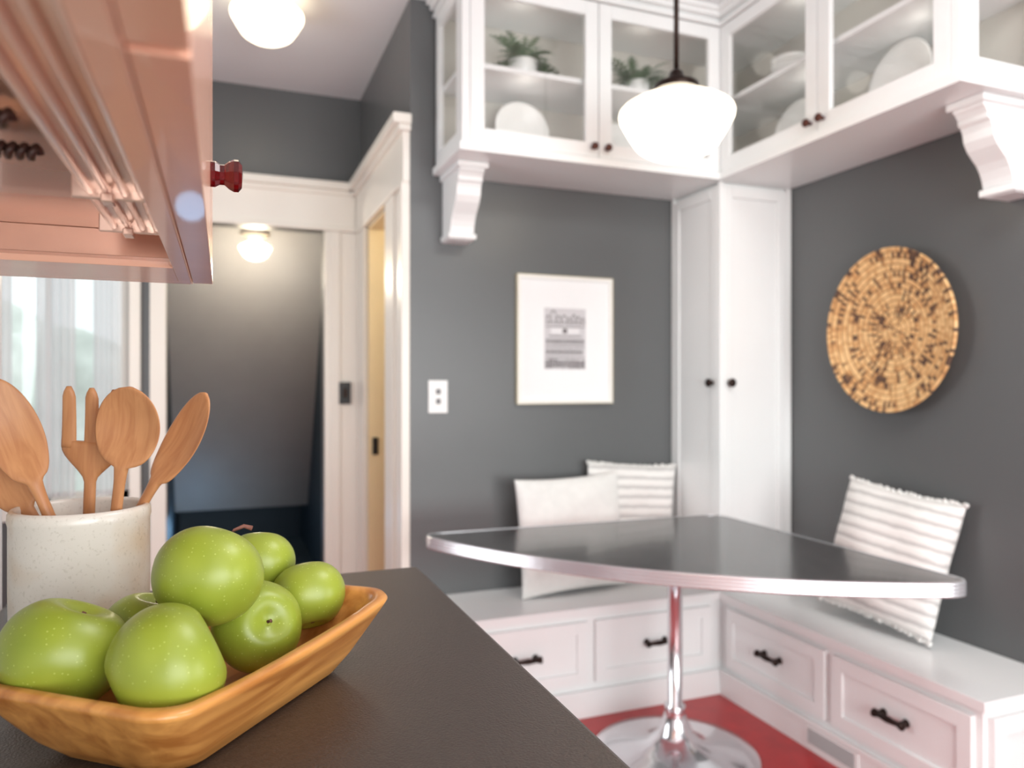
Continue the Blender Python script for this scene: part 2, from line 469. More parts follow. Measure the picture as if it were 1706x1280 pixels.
b.lathe([(0.036, 2.02+1.2*s), (0.04, 2.15), (0.085, 2.17), (0.085, 2.19), (0.03, 2.2), (0.03, 2.3)], M_trim, T(0.18, 4.6, 0), 32)
b.done(origin=(0.18, 4.6, 2.02))

# ------------------------------------------------------------ cabinetry helpers
def frame_door(b, F, s0, s1, z0, z1, n, st, m, glass=False, rec=0.011):
    t = 0.02
    b.fbox(F, s0, s0+st, n, n+t, z0, z1, m); b.fbox(F, s1-st, s1, n, n+t, z0, z1, m)
    b.fbox(F, s0+st, s1-st, n, n+t, z0, z0+st, m); b.fbox(F, s0+st, s1-st, n, n+t, z1-st, z1, m)
    if glass: b.fbox(F, s0+st, s1-st, n+0.008, n+0.011, z0+st, z1-st, M_glass)
    else: b.fbox(F, s0+st, s1-st, n, n+rec, z0+st, z1-st, m)

def knob_at(b, F, s_, n, z, m, r=0.015):
    if F[0] == 'A': M = T(s_, F[1]-n, z) @ R(90, 'X')
    else: M = T(F[1]-n, s_, z) @ R(-90, 'Y')
    b.lathe([(r*0.45, -0.001), (r*0.4, 0.012), (r*0.9, 0.018), (r, 0.024), (r*0.85, 0.030), (0.0, 0.033)], m, M, 20)

def pull_at(b, F, s_, n, z, m, w=0.058):
    if F[0] == 'A': P = lambda a, o, c: (s_+a, F[1]-n-o, z+c)
    else: P = lambda a, o, c: (F[1]-n-o, s_+a, z+c)
    for sg in (-1, 1):
        b.tube([P(sg*w*0.72, -0.002, 0), P(sg*w*0.72, 0.012, 0), P(sg*w*0.72, 0.028, 0)], [0.014, 0.009, 0.010], m, 12)
        b.tube([P(sg*w*0.62, 0.028, 0), P(sg*w*0.82, 0.028, 0), P(sg*w*0.95, 0.028, 0), P(sg*w*1.0, 0.028, 0)], [0.009, 0.013, 0.014, 0.005], m, 12)
    b.tube([P(-w*0.7, 0.028, 0), P(-w*0.35, 0.03, 0), P(0, 0.03, 0), P(w*0.35, 0.03, 0), P(w*0.7, 0.028, 0)], [0.008, 0.0085, 0.011, 0.0085, 0.008], m, 12)

# ------------------------------------------------------------ bench (L shaped built-in)
b = B('corner_bench')
BL = 0.74; BE = 1.445
t = 0.03
b.box(BL, XB-0.004, NY+0.01, YA-0.004, 0.0, BZ-t, M_white)
b.box(NX+0.01, XB-0.004, BE+0.01, NY+0.01, 0.0, BZ-t, M_white)
b.box(BL-0.01, XB-0.004, NY-0.012, YA-0.004, BZ-t, BZ, M_white)
b.box(NX-0.012, XB-0.004, BE-0.012, NY-0.012, BZ-t, BZ, M_white)
b.box(BL, NX-0.004, NY-0.005, NY+0.01, 0, 0.105, M_white)
b.box(NX-0.005, NX+0.01, BE, NY-0.005, 0, 0.105, M_white)
b.box(BL, NX-0.012, NY-0.012, NY-0.005, 0.092, 0.108, M_white)
b.box(NX-0.012, NX-0.005, BE, NY-0.012, 0.092, 0.108, M_white)
b.box(NX-0.005, XB-0.004, BE-0.005, BE+0.01, 0, 0.105, M_white)
FA = ('A', NY+0.01); FB = ('B', NX+0.01)
for (a, c) in ((0.80, 1.325), (1.36, 1.90)):
    frame_door(b, FA, a, c, 0.135, 0.375, 0, 0.045, M_white)
    pull_at(b, FA, 1.065 if a < 1 else 1.635, 0.012, 0.262, M_bronze)
for (a, c, k) in ((2.02, 2.56, 2.29), (1.475, 1.985, 1.735)):
    frame_door(b, FB, a, c, 0.135, 0.375, 0, 0.045, M_white)
    pull_at(b, FB, k, 0.012, 0.262, M_bronze)
frame_door(b, ('A', BE+0.01), NX+0.03, XB-0.02, 0.135, 0.375, 0, 0.05, M_white)
b.fbox(FB, 1.87, 2.11, 0.015, 0.02, 0.02, 0.088, M_white)
for i in range(7):
    zz = 0.030+i*0.0075
    b.fbox(FB, 1.885, 2.095, 0.02, 0.0225, zz, zz+0.003, M_slot)
b.done(0.003)

# ------------------------------------------------------------ tall corner cabinet
b = B('corner_pantry_cabinet')
CB = 2.155
g = 0.02
b.box(NX+g, XB-0.004, NY+g, YA-0.004, BZ+0.001, CB-0.001, M_white)
frame_door(b, ('A', NY+g), NX+0.02, XB-0.03, BZ+0.02, CB-0.02, 0, 0.045, M_white)
b.fbox(('A', NY+g), XB-0.03, XB-0.004, 0, 0.02, BZ+0.001, CB-0.001, M_white)
frame_door(b, ('B', NX+g), NY+0.02, YA-0.02, BZ+0.02, CB-0.02, 0, 0.045, M_white, rec=0.015)
b.fbox(('B', NX+g), YA-0.02, YA-0.004, 0, 0.02, BZ+0.001, CB-0.001, M_white)
b.box(NX, NX+g, NY, NY+g, BZ+0.001, CB-0.001, M_white)
knob_at(b, ('A', NY+g), NX+0.045, 0.02, 1.305, M_bronze, 0.019)
knob_at(b, ('B', NX+g), NY+0.05, 0.02, 1.305, M_bronze, 0.019)
b.done(0.003)

# ------------------------------------------------------------ upper cabinets
LX = 0.817; EY = 1.515; TOPZ = 2.80; SH = 2.485
b = B('glass_front_wall_cabinet')
b.box(LX-0.012, XB-0.004, NY-0.012, YA-0.004, CB, CB+0.03, M_white)
b.box(NX-0.012, XB-0.004, EY-0.012, NY-0.012, CB, CB+0.03, M_white)
b.box(LX, XB-0.004, NY, YA-0.004, TOPZ, CEIL-0.001, M_white)
b.box(NX, XB-0.004, EY, NY, TOPZ, CEIL-0.001, M_white)
for k, (o, za, zb) in enumerate(((0.012, 2.80, 2.815), (0.025, 2.83, 2.85), (0.04, 2.85, CEIL-0.001))):
    b.box(LX-o, NX, NY-o, NY+0.02, za, zb, M_white)
    b.box(NX-o, NX+0.02, EY-o, NY-o, za, zb, M_white)
    b.box(LX-o, LX, NY-o, YA-0.004, za, zb, M_white)
    b.box(NX-o, XB-0.004, EY-o, EY, za, zb, M_white)
b.box(LX, XB-0.004, YA-0.015, YA-0.004, CB+0.03, TOPZ, M_inner)
b.box(XB-0.015, XB-0.004, EY, YA-0.015, CB+0.03, TOPZ, M_inner)
b.box(LX+0.02, XB-0.015, NY+0.04, YA-0.015, SH, SH+0.02, M_white)
b.box(NX+0.04, XB-0.015, EY+0.02, NY+0.04, SH, SH+0.02, M_white)
b.box(NX-0.0, NX+0.03, NY-0.0, NY+0.03, CB+0.03, TOPZ, M_white)
FA = ('A', NY+0.02); FB = ('B', NX+0.02)
z0, z1 = CB+0.035, TOPZ-0.003
b.fbox(FA, LX, LX+0.03, 0, 0.02, CB+0.03, TOPZ, M_white)
b.fbox(FB, EY, EY+0.03, 0, 0.02, CB+0.03, TOPZ, M_white)
MA = 1.378; MB = 2.062
frame_door(b, FA, LX+0.032, MA-0.002, z0, z1, 0, 0.055, M_white, True)
frame_door(b, FA, MA+0.002, NX-0.002, z0, z1, 0, 0.055, M_white, True)
frame_door(b, FB, MB+0.002, NY-0.002, z0, z1, 0, 0.055, M_white, True)
frame_door(b, FB, EY+0.032, MB-0.002, z0, z1, 0, 0.055, M_white, True)
b.fbox(FA, MA-0.02, MA+0.02, -0.02, 0, CB+0.03, TOPZ, M_white)
b.fbox(FB, MB-0.02, MB+0.02, -0.02, 0, CB+0.03, TOPZ, M_white)
frame_door(b, ('B', LX+0.02), NY+0.02, YA-0.004, CB+0.03, TOPZ, 0, 0.055, M_white, True)
frame_door(b, ('A', EY+0.02), NX+0.02, XB-0.004, CB+0.03, TOPZ, 0, 0.055, M_white, True)
for sx in (MA-0.028, MA+0.032): knob_at(b, FA, sx, 0.02, CB+0.07, M_rustknob, 0.015)
for sx in (MB-0.03, MB+0.03): knob_at(b, FB, sx, 0.02, CB+0.07, M_rustknob, 0.015)
b.done(0.003)

def corbel(name, mapf, width):
    b = B(name)
    out = [(0, 0), (0.245, 0), (0.245, -0.03), (0.235, -0.036), (0.225, -0.05), (0.225, -0.065), (0.212, -0.072), (0.205, -0.09), (0.20, -0.115), (0.185, -0.14), (0.165, -0.16), (0.145, -0.178),
           (0.13, -0.20), (0.12, -0.225), (0.115, -0.245), (0.11, -0.25), (0.105, -0.275), (0, -0.275)]
    r0 = [mapf(0, n, z) for n, z in out]; r1 = [mapf(width, n, z) for n, z in out]
    b.rings([r0, r1], M_white, False)
    cap = [(0, 0), (0.26, 0), (0.26, -0.022), (0, -0.022)]
    b.rings([[mapf(-0.012, n, z) for n, z in cap], [mapf(width+0.012, n, z) for n, z in cap]], M_white, False)
    foot = [(0, -0.25), (0.122, -0.25), (0.122, -0.272), (0, -0.272)]
    b.rings([[mapf(-0.008, n, z) for n, z in foot], [mapf(width+0.008, n, z) for n, z in foot]], M_white, False)
    return b.done(0.003)
corbel('corbel', lambda w, n, z: (LX+0.03+w, YA-0.001-n, CB-0.001+z), 0.10)
corbel('corbel', lambda w, n, z: (XB-0.001-n, EY+0.03+w, CB-0.001+z), 0.10)

# ------------------------------------------------------------ dishes & ferns in cabinets
def plate(name, loc, r, yaw, lean, sz=1.0):
    b = B(name)
    M = T(*loc) @ R(yaw, 'Z') @ R(90-lean, 'X')
    if sz != 1.0: M = M @ Matrix.Diagonal((1.0, sz, 1.0, 1.0))
    b.lathe([(0, 0.0), (r*0.55, 0.0), (r*0.62, 0.006), (r*0.95, 0.016), (r, 0.019), (r*0.99, 0.022), (r*0.93, 0.020), (r*0.62, 0.011), (r*0.55, 0.006), (0, 0.006)], M_china, M, 48)
    S = T(loc[0], loc[1], 0) @ R(yaw, 'Z')
    zb = CB+0.03; zc = loc[2]-r*sz*math.cos(math.radians(lean))
    for sx in (-0.04, 0.04):
        b.tube([(sx, -0.06, zb+0.004), (sx, -0.055, zc+0.015), (sx, -0.045, zc+0.004), (sx, 0.06, zb+0.004)], 0.004, M_bronze, 8, S)
    b.done()
plate('dinner_plate', (1.14, 2.84, 2.335), 0.118, 0, 10)
plate('dinner_plate', (1.60, 2.86, 2.32), 0.108, 5, 10)
plate('dinner_plate', (2.19, 2.42, 2.335), 0.122, -90, 10)
plate('serving_platter', (2.17, 1.90, 2.337), 0.115, -82, 12, 1.24)

def fern(name, x, y, z, s=1.0):
    b = B(name)
    b.lathe([(0.034*s, 0), (0.042*s, 0.004), (0.052*s, 0.05*s), (0.058*s, 0.085*s), (0.054*s, 0.087*s), (0.048*s, 0.07*s), (0.0, 0.07*s)], M_china, T(x, y, z), 32)
    for i in range(52):
        a = random.uniform(0, 2*pi); L_ = random.uniform(0.11, 0.18)*s; up = random.uniform(0.25, 1.0)
        pts = []
        for k in range(9):
            q = k/8
            pts.append(Vector((math.cos(a)*L_*q*(1.2-0.4*up), math.sin(a)*L_*q*(0.85-0.4*up), 0.075*s+L_*(up*q*1.1-0.65*q*q*(1.1-0.4*up)))))
        side = Vector((-math.sin(a), math.cos(a), 0))
        for k in range(1, 9):
            w = 0.024*s*math.sin(pi*min(0.98, k/8.6))+0.003
            p = pts[k]; d = (pts[k]-pts[k-1])
            for sg in (-1, 1):
                b.add([p-d*0.6, p+side*sg*w+d*0.5, p+d*0.25], [(0, 1, 2)], M_leaf, False, T(x, y, z))
        b.tube([tuple(p) for p in pts], 0.0012, M_leaf, 5, T(x, y, z))
    b.done()
fern('potted_fern', 1.13, 2.79, SH+0.0205, 1.05)
fern('potted_fern', 1.66, 2.80, SH+0.0205, 1.0)
b = B('stack_of_bowls')
for k in range(3):
    zz = SH+0.0205+k*0.026
    b.lathe([(0.03, 0), (0.034, 0.006), (0.055, 0.02), (0.072, 0.045), (0.076, 0.06), (0.073, 0.06), (0.066, 0.04), (0.04, 0.012), (0, 0.008)], M_china, T(2.15, 2.42, zz), 40)
b.done()

# ------------------------------------------------------------ wall art and basket
b = B('framed_print')
x0, x1, z0, z1 = 1.175, 1.628, 1.218, 1.768
w = 0.014
b.box(x0, x1, YA-0.012, YA-0.0005, z0, z1, M_paper)
for (a, c, d, e) in ((x0, x0+w, z0, z1), (x1-w, x1, z0, z1), (x0+w, x1-w, z0, z0+w), (x0+w, x1-w, z1-w, z1)):
    b.box(a, c, YA-0.024, YA-0.0005, d, e, M_framew)
for (a, c, d, e) in ((x0-0.004, x0, z0-0.004, z1+0.004), (x1, x1+0.004, z0-0.004, z1+0.004), (x0, x1, z0-0.004, z0), (x0, x1, z1, z1+0.004)):
    b.box(a, c, YA-0.025, YA-0.0005, d, e, M_brassf)
px0, px1, pz0, pz1 = 1.303, 1.499, 1.367, 1.628
b.box(px0-0.002, px1+0.002, YA-0.0125, YA-0.012, pz0-0.003, pz1+0.003, mat('print_paper', (205, 203, 206), 0.8))
M_inkl = mat('ink_print_light', (228, 227, 229), 0.8)
def ink(a, c, d, e, m=None): b.box(a, c, YA-0.0132 if m is None else YA-0.0129, YA-0.0125, d, e, m or M_ink)
z = pz0
rows = [(0.045, 'bars'), (0.012, 'line'), (0.036, 'win'), (0.01, 'line'), (0.036, 'win'), (0.012, 'gap'), (0.028, 'gap2'), (0.01, 'line'), (0.064, 'roof')]
for h_, kind in rows:
    if kind == 'line': ink(px0+0.004, px1-0.004, z+0.002, z+0.006)
    elif kind == 'bars':
        x = px0+0.003
        while x < px1-0.008:
            wv = random.uniform(0.005, 0.012); ink(x, x+wv, z+random.uniform(0, 0.006), z+h_-random.uniform(0.002, 0.012)); x += wv+random.uniform(0.002, 0.004)
    elif kind == 'win':
        x = px0+0.006
        while x < px1-0.014:
            wv = random.uniform(0.008, 0.014)
            ink(x, x+wv, z+0.006, z+0.010); ink(x, x+wv, z+0.022, z+0.026); ink(x, x+0.003, z+0.006, z+0.026); ink(x+wv-0.003, x+wv, z+0.006, z+0.026)
            x += wv+0.004
    elif kind == 'gap': ink(px0+0.02, px1-0.02, z+0.002, z+0.006)
    elif kind == 'gap2':
        ink(px0+0.03, px1-0.03, z+0.002, z+0.026, M_inkl); ink(px0+0.085, px0+0.108, z+0.004, z+0.024)
    elif kind == 'roof':
        x = px0+0.006
        while x < px1-0.02:
            wv = random.uniform(0.014, 0.026); hh = random.uniform(0.025, 0.056)
            ink(x, x+0.003, z+0.004, z+hh); ink(x+wv-0.003, x+wv, z+0.004, z+hh)
            for q in range(5):
                ink(x+wv*q/10, x+wv*q/10+0.004, z+hh-0.002+0.0025*q, z+hh+0.002+0.0025*q); ink(x+wv-wv*q/10-0.004, x+wv-wv*q/10, z+hh-0.002+0.0025*q, z+hh+0.002+0.0025*q)
            ink(x+wv*0.35, x+wv*0.6, z+0.008, z+0.018)
            x += wv+0.003
    z += h_
b.done()

b = B('woven_wall_basket')
Rb = 0.298; prof = [(0.0, 0.0)]
n = 170
for i in range(1, n+1):
    r = Rb*i/n
    dep = 0.055*(r/Rb)**2.2
    prof.append((r, dep+0.004*math.sqrt(abs(math.sin(r*RINGS*pi)))))
prof.append((Rb+0.004, 0.055)); prof.append((Rb+0.002, 0.045)); prof.append((Rb-0.004, 0.042))
for i in range(12, -1, -1):
    r = (Rb-0.01)*i/12; prof.append((r, 0.055*(r/Rb)**2.2-0.009))
b.lathe(prof, M_basket, None, 128, cap0=False, cap1=False)
ob = b.done(origin=(0, 0, 0))
ob.matrix_world = T(XB-0.012, 2.055, 1.497) @ R(-90, 'Y') @ Matrix.Diagonal((1.0, 0.94, 1.0, 1.0))

# ------------------------------------------------------------ pillows
def pillow(name, W, Hh, Tt, Mx, m, fringe=()):
    b = B(name); n = 26; V = []; Fc = []
    def P(u, v, sg):
        k = max(0.0, (1-u*u)*(1-v*v))**0.42
        pin = 1-0.05*(1-v*v)*(abs(u)**6)
        pin2 = 1-0.05*(1-u*u)*(abs(v)**6)
        wr = 0.006*math.sin(5*u+3*v)*k+0.005*math.sin(9*v-4*u)*k
        return (u*W/2*pin, sg*Tt*k+wr, Hh/2+v*Hh/2*pin2)
    for sg in (-1, 1):
        base = len(V)
        for i in range(n+1):
            for j in range(n+1):
                u = math.sin((i/n*2-1)*pi/2); v = math.sin((j/n*2-1)*pi/2)
                V.append(P(u, v, sg))
        for i in range(n):
            for j in range(n):
                q = (base+i*(n+1)+j, base+(i+1)*(n+1)+j, base+(i+1)*(n+1)+j+1, base+i*(n+1)+j+1)
                Fc.append(q if sg < 0 else q[::-1])
    b.add(V, Fc, m, True)
    bmesh.ops.remove_doubles(b.bm, verts=b.bm.verts, dist=0.0004)
    for vv in fringe:
        k = 0
        while k < 40:
            u = -1+2*k/39
            p = Vector(P(u, vv, -1))
            d = Vector((random.uniform(-0.006, 0.006), random.uniform(-0.008, 0.008), vv*random.uniform(0.008, 0.016)))
            b.tube([p-d*0.2, p+d*0.5, p+d], [0.0055, 0.007, 0.004], M_fabric, 6)
            k += 1
    ob = b.done(origin=(0, 0, 0)); ob.matrix_world = Mx
    return ob
pillow('throw_pillow', 0.49, 0.48, 0.065, T(1.370, 2.80, BZ+0.008) @ R(3, 'Z') @ R(-6, 'X') @ R(-1.5, 'Y'), M_fabric)
pillow('throw_pillow', 0.45, 0.475, 0.042, T(1.680, 2.915, BZ+0.035) @ R(-1, 'X') @ R(4, 'Y'), M_stripe, (1, -1))
pillow('throw_pillow', 0.44, 0.46, 0.075, T(2.135, 2.0, BZ+0.045) @ R(-82, 'Z') @ R(-15, 'X') @ R(6, 'Y'), M_stripe, (1, -1))

# ------------------------------------------------------------ table
def outline():
    C = Vector((1.915, 2.585)); Lp = Vector((0.655, 2.62)); Rp = Vector((1.915, 1.43))
    mid = (Lp+Rp)/2; ch = (Rp-Lp); half = ch.length/2; sag = 0.20
    nrm = Vector((ch.y, -ch.x)).normalized()
    if nrm.x > 0: nrm = -nrm
    rad = (half*half+sag*sag)/(2*sag)
    cen = mid-nrm*(rad-sag)
    a0 = math.atan2(Lp.y-cen.y, Lp.x-cen.x); a1 = math.atan2(Rp.y-cen.y, Rp.x-cen.x)
    if a0 < 0: a0 += 2*pi
    if a1 < 0: a1 += 2*pi
    arc = [cen+Vector((math.cos(a0+(a1-a0)*i/60), math.sin(a0+(a1-a0)*i/60)))*rad for i in range(61)]
    pts = []
    def corner(A, Cn, Bn, n=10):
        return [A*(1-t)**2+Cn*2*t*(1-t)+Bn*t*t for t in [i/n for i in range(n+1)]]
    e = 3
    pts += arc[e:-e]
    pts += corner(arc[-e-1], Rp, Rp+Vector((0, 0.075)))[1:]
    pts += corner(C+Vector((0, -0.09)), C, C+Vector((-0.09, 0)))
    pts += corner(Lp+Vector((0.085, 0)), Lp, arc[e])[:-1]
    return pts
OL = outline()
def offs(pts, d):
    n = len(pts); out = []
    ar = sum(pts[i].x*pts[(i+1) % n].y-pts[(i+1) % n].x*pts[i].y for i in range(n))
    sg = 1 if ar > 0 else -1
    for i in range(n):
        t_ = (pts[(i+1) % n]-pts[i-1]).normalized()
        out.append(pts[i]+Vector((t_.y, -t_.x))*d*sg)
    return out
b = B('pedestal_dining_table')
TZ = 0.76
def ring(d, z): return [(p.x, p.y, z) for p in offs(OL, d)]
b.rings([ring(-0.006, TZ-0.001), ring(-0.006, TZ)], M_tabletop, False)
EH = 0.040
prof = [(-0.02, TZ-EH), (0.0, TZ-EH)]
for k in range(4):
    zz = TZ-EH+0.0005+k*0.010
    prof += [(0.002, zz+0.001), (0.003, zz+0.0045), (0.002, zz+0.008), (0.0005, zz+0.009)]
prof += [(0.001, TZ+0.0015), (-0.006, TZ+0.0015), (-0.008, TZ-0.004)]
b.rings([ring(d, z) for d, z in prof], M_alu, False)
TX, TY = 1.48, 2.236
b.lathe([(0.0, 0.0), (0.285, 0.0), (0.29, 0.004), (0.285, 0.010), (0.24, 0.018), (0.15, 0.030), (0.095, 0.05), (0.06, 0.085), (0.042, 0.13), (0.034, 0.16), (0.036, 0.165), (0.036, 0.175), (0.0255, 0.18), (0.0255, TZ-0.056), (0.06, TZ-0.053), (0.14, TZ-0.048), (0.14, TZ-0.041), (0, TZ-0.041)],
        M_chrome, T(TX, TY, 0.001), 56)
b.done()

# ------------------------------------------------------------ kitchen counter
b = B('kitchen_counter')
b.box(-0.285, 0.31, -1.2, 1.245, CZ-0.04, CZ, M_counter)
b.box(-0.285, 0.27, -1.2, 1.22, 0.1, CZ-0.04, M_white)
b.box(-0.285, 0.22, -1.2, 1.22, 0.0, 0.1, M_black)
for k in range(4):
    y0 = -1.15+k*0.59
    b.box(0.27, 0.288, y0, y0+0.56, 0.14, 0.70, M_white)
    b.box(0.27, 0.288, y0, y0+0.56, 0.73, 0.92, M_white)
b.done(0.005)

# ------------------------------------------------------------ pink wall cabinet (over counter)
b = B('pink_wall_cabinet')
PZ = 1.411; PF = -0.010; PE = 0.905; PB = -0.288; PT = 2.35; PN = -0.6
RC = 0.030
b.box(PB, PF-0.022, PE-0.018, PE, PZ, PT, M_pink)
b.box(PF-0.034, PF-0.0215, PN, PE-0.018, PZ, PZ+0.06, M_pink)
b.box(PF-0.0215, PF-0.0205, PN, PE, PZ, PT, M_pink)
b.box(PF-0.020, PF, 0.28, PE-0.002, PZ+0.001, PT, M_pink)
b.box(PF-0.020, PF, PN, 0.274, PZ+0.001, PT, M_pink)
b.box(PB, PF-0.034, PE-0.12, PE-0.018, PZ, PZ+0.010, M_pink)
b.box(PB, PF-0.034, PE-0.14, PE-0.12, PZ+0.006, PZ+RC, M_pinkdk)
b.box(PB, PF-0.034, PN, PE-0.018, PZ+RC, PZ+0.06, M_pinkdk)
b.box(PB, PB+0.02, PN, PE, PZ, PT, M_pink)
b.box(PB, PF, PN, PE, PT-0.02, PT, M_pink)
pinkcab = b.done(0.002)
b = B('ruby_glass_knob')
M = T(PF, 0.735, 1.492) @ R(90, 'Y')
b.lathe([(0.012, 0.0), (0.012, 0.004), (0.0095, 0.008), (0.0095, 0.012), (0.0130, 0.016), (0.0150, 0.020), (0.0150, 0.024), (0.011, 0.027), (0, 0.028)], M_ruby, M, 8, False)
b.done(parent=pinkcab)
b = B('under_cabinet_strip_light')
xa, xb_ = -0.088, -0.048
zf = PZ+RC
b.box(xa, xb_, -0.1, 0.70, zf-0.010, zf-0.0005, M_fixture)
for i in range(4):
    xx = xa+0.003+i*0.0106
    b.tube([(xx+0.002, -0.1, zf-0.011), (xx+0.002, 0.695, zf-0.011)], 0.0026, M_fixture, 10)
for yy in (0.57, 0.69):
    b.box(xa-0.006, xb_+0.005, yy, yy+0.004, zf-0.016, zf-0.001, M_fixture)
    b.box(xa+0.012, xa+0.020, yy-0.006, yy+0.010, zf-0.019, zf-0.013, M_fixture)
b.done(0.001)
b = B('coiled_cable')
for yy in (0.50, 0.44):
    pts = []
    for i in range(180):
        a = i*0.9; pts.append((-0.098-0.0008*i, yy+0.0035*math.cos(a), zf-0.008+0.0035*math.sin(a)))
    b.tube(pts, 0.0022, M_coil, 6)
b.done()

# ------------------------------------------------------------ wooden bowl
e1 = Vector((0.633, 0.774, 0)); e2 = Vector((-0.774, 0.633, 0)); NB = Vector((-0.036, 0.571, 0))
Lb, Wb = 0.352, 0.212
cb = NB+e1*Lb/2+e2*Wb/2
angb = math.atan2(e1.y, e1.x)
def rrect(hx, hy, r, z, n=10, bow=0.0):
    pts = []
    for (cx, cy, a0) in ((hx-r, hy-r, 0), (-hx+r, hy-r, 90), (-hx+r, -hy+r, 180), (hx-r, -hy+r, 270)):
        for i in range(n+1):
            a = math.radians(a0+90*i/n); pts.append([cx+r*math.cos(a), cy+r*math.sin(a), z])
    out = []
    m_ = len(pts)
    for i in range(m_):
        p = pts[i]; q = pts[(i+1) % m_]
        out.append(tuple(p))
        if (i+1) % (n+1) == 0:
            for k in range(1, 8): out.append(tuple(p[j]+(q[j]-p[j])*k/8 for j in range(3)))
    res = []
    for x, y, zz in out:
        lift = 0.008*(abs(x)/hx)**3 if bow else 0
        res.append((x, y, zz+lift*bow))
    return res
b = B('wooden_fruit_bowl')
hx, hy = Lb/2, Wb/2
Rg = [rrect(hx-0.075, hy-0.058, 0.02, 0.0), rrect(hx-0.058, hy-0.044, 0.03, 0.0005), rrect(hx-0.050, hy-0.037, 0.034, 0.004), rrect(hx-0.034, hy-0.026, 0.034, 0.02), rrect(hx-0.015, hy-0.013, 0.034, 0.042, bow=0.5),
      rrect(hx-0.002, hy-0.002, 0.032, 0.060, bow=1), rrect(hx, hy, 0.032, 0.064, bow=1), rrect(hx-0.002, hy-0.002, 0.032, 0.067, bow=1), rrect(hx-0.010, hy-0.010, 0.028, 0.068, bow=1),
      rrect(hx-0.014, hy-0.013, 0.026, 0.064, bow=1), rrect(hx-0.026, hy-0.022, 0.028, 0.045, bow=0.5), rrect(hx-0.048, hy-0.036, 0.03, 0.02), rrect(hx-0.062, hy-0.05, 0.03, 0.012), rrect(hx-0.08, hy-0.065, 0.02, 0.010)]
b.rings(Rg, M_bowlwood, True)
ob = b.done(origin=(0, 0, 0)); ob.matrix_world = T(cb.x, cb.y, CZ+0.0005) @ Matrix.Rotation(angb, 4, 'Z')

# ------------------------------------------------------------ apples
def apple(loc, r, rot, stem=True, squash=0.92):
    b = B('green_apple')
    seg = 48; n = 36; Rg = []
    for i in range(n+1):
        ph = pi*i/n
        rr = math.sin(ph)
        z = math.cos(ph)
        top = math.exp(-(ph/0.34)**2); bot = math.exp(-((pi-ph)/0.30)**2)
        z = z*squash-0.30*top+0.20*bot
        rr = rr*(1+0.05*math.cos(ph))
        row = []
        for j in range(seg):
            a = 2*pi*j/seg
            k = 1+0.018*math.cos(5*a)*(math.sin(ph)**1)*(1 if ph > pi/2 else 0.6)+0.012*math.cos(2*a+1)
            row.append((max(rr, 1e-4)*k*r*math.cos(a), max(rr, 1e-4)*k*r*math.sin(a), z*r))
        Rg.append(row)
    b.rings(Rg, M_apple, True)
    if stem:
        b.tube([(0, 0, r*0.60), (0.001, 0, r*0.80), (0.005, 0.001, r*1.02), (0.012, 0.002, r*1.18), (0.020, 0.002, r*1.20)], [0.0020, 0.0015, 0.0015, 0.0020, 0.0026], M_stem, 8)
    else:
        b.tube([(0, 0, r*0.58), (0.001, 0, r*0.64), (0.002, 0.001, r*0.70)], [0.0020, 0.0015, 0.0020], M_stem, 8)
    b.lathe([(r*0.05, -r*0.76), (r*0.03, -r*0.72)], M_stem, None, 10)
    ob = b.done(origin=(0, 0, 0))
    ob.matrix_world = T(*loc) @ Euler([math.radians(x) for x in rot]).to_matrix().to_4x4()
apple((-0.1235, 0.7198, 1.074), 0.050, (6, 22, 30), stem=False)
apple((-0.0414, 0.6596, 1.074), 0.0485, (-20, 66, -10), stem=False)
apple((-0.0124, 0.745, 1.1225), 0.0488, (-30, 26, 0), stem=True)
apple((-0.066, 0.793, 1.062), 0.042, (10, 10, 50), stem=False)
apple((0.033, 0.8024, 1.054), 0.0445, (60, 40, 0), stem=False)
apple((0.0905, 0.868, 1.062), 0.041, (-30, 5, 20), stem=False)
apple((0.040, 0.914, 1.092), 0.040, (-26, 10, 10), stem=False)

# ------------------------------------------------------------ crock & utensils
CX, CY = -0.144, 0.9365
b = B('utensil_crock')
Rc = 0.0680; Hc = 0.176
b.lathe([(0, 0), (Rc-0.006, 0), (Rc-0.002, 0.003), (Rc-0.001, 0.02), (Rc, 0.09), (Rc, Hc-0.016), (Rc+0.0012, Hc-0.012), (Rc+0.0008, Hc-0.004), (Rc-0.002, Hc), (Rc-0.005, Hc), (Rc-0.0068, Hc-0.004), (Rc-0.007, 0.012), (0, 0.010)],
        M_crock, T(CX, CY, CZ+0.0005), 72)
b.done(origin=(CX, CY, CZ))
rv = Vector((0.9323, -0.3616, 0)); kv = Vector((-0.3616, -0.9323, 0))
rim = Vector((CX, CY, CZ+Hc))
def UP(a, k, z): return rim+rv*a+kv*k+Vector((0, 0, z))
def frame_mat(p0, p1, face):
    zax = (p1-p0).normalized(); yax = (face-zax*face.dot(zax)).normalized(); xax = yax.cross(zax)
    M = Matrix.Identity(4)
    for i in range(3): M[i][0] = xax[i]; M[i][1] = yax[i]; M[i][2] = zax[i]; M[i][3] = p0[i]
    return M, (p1-p0).length
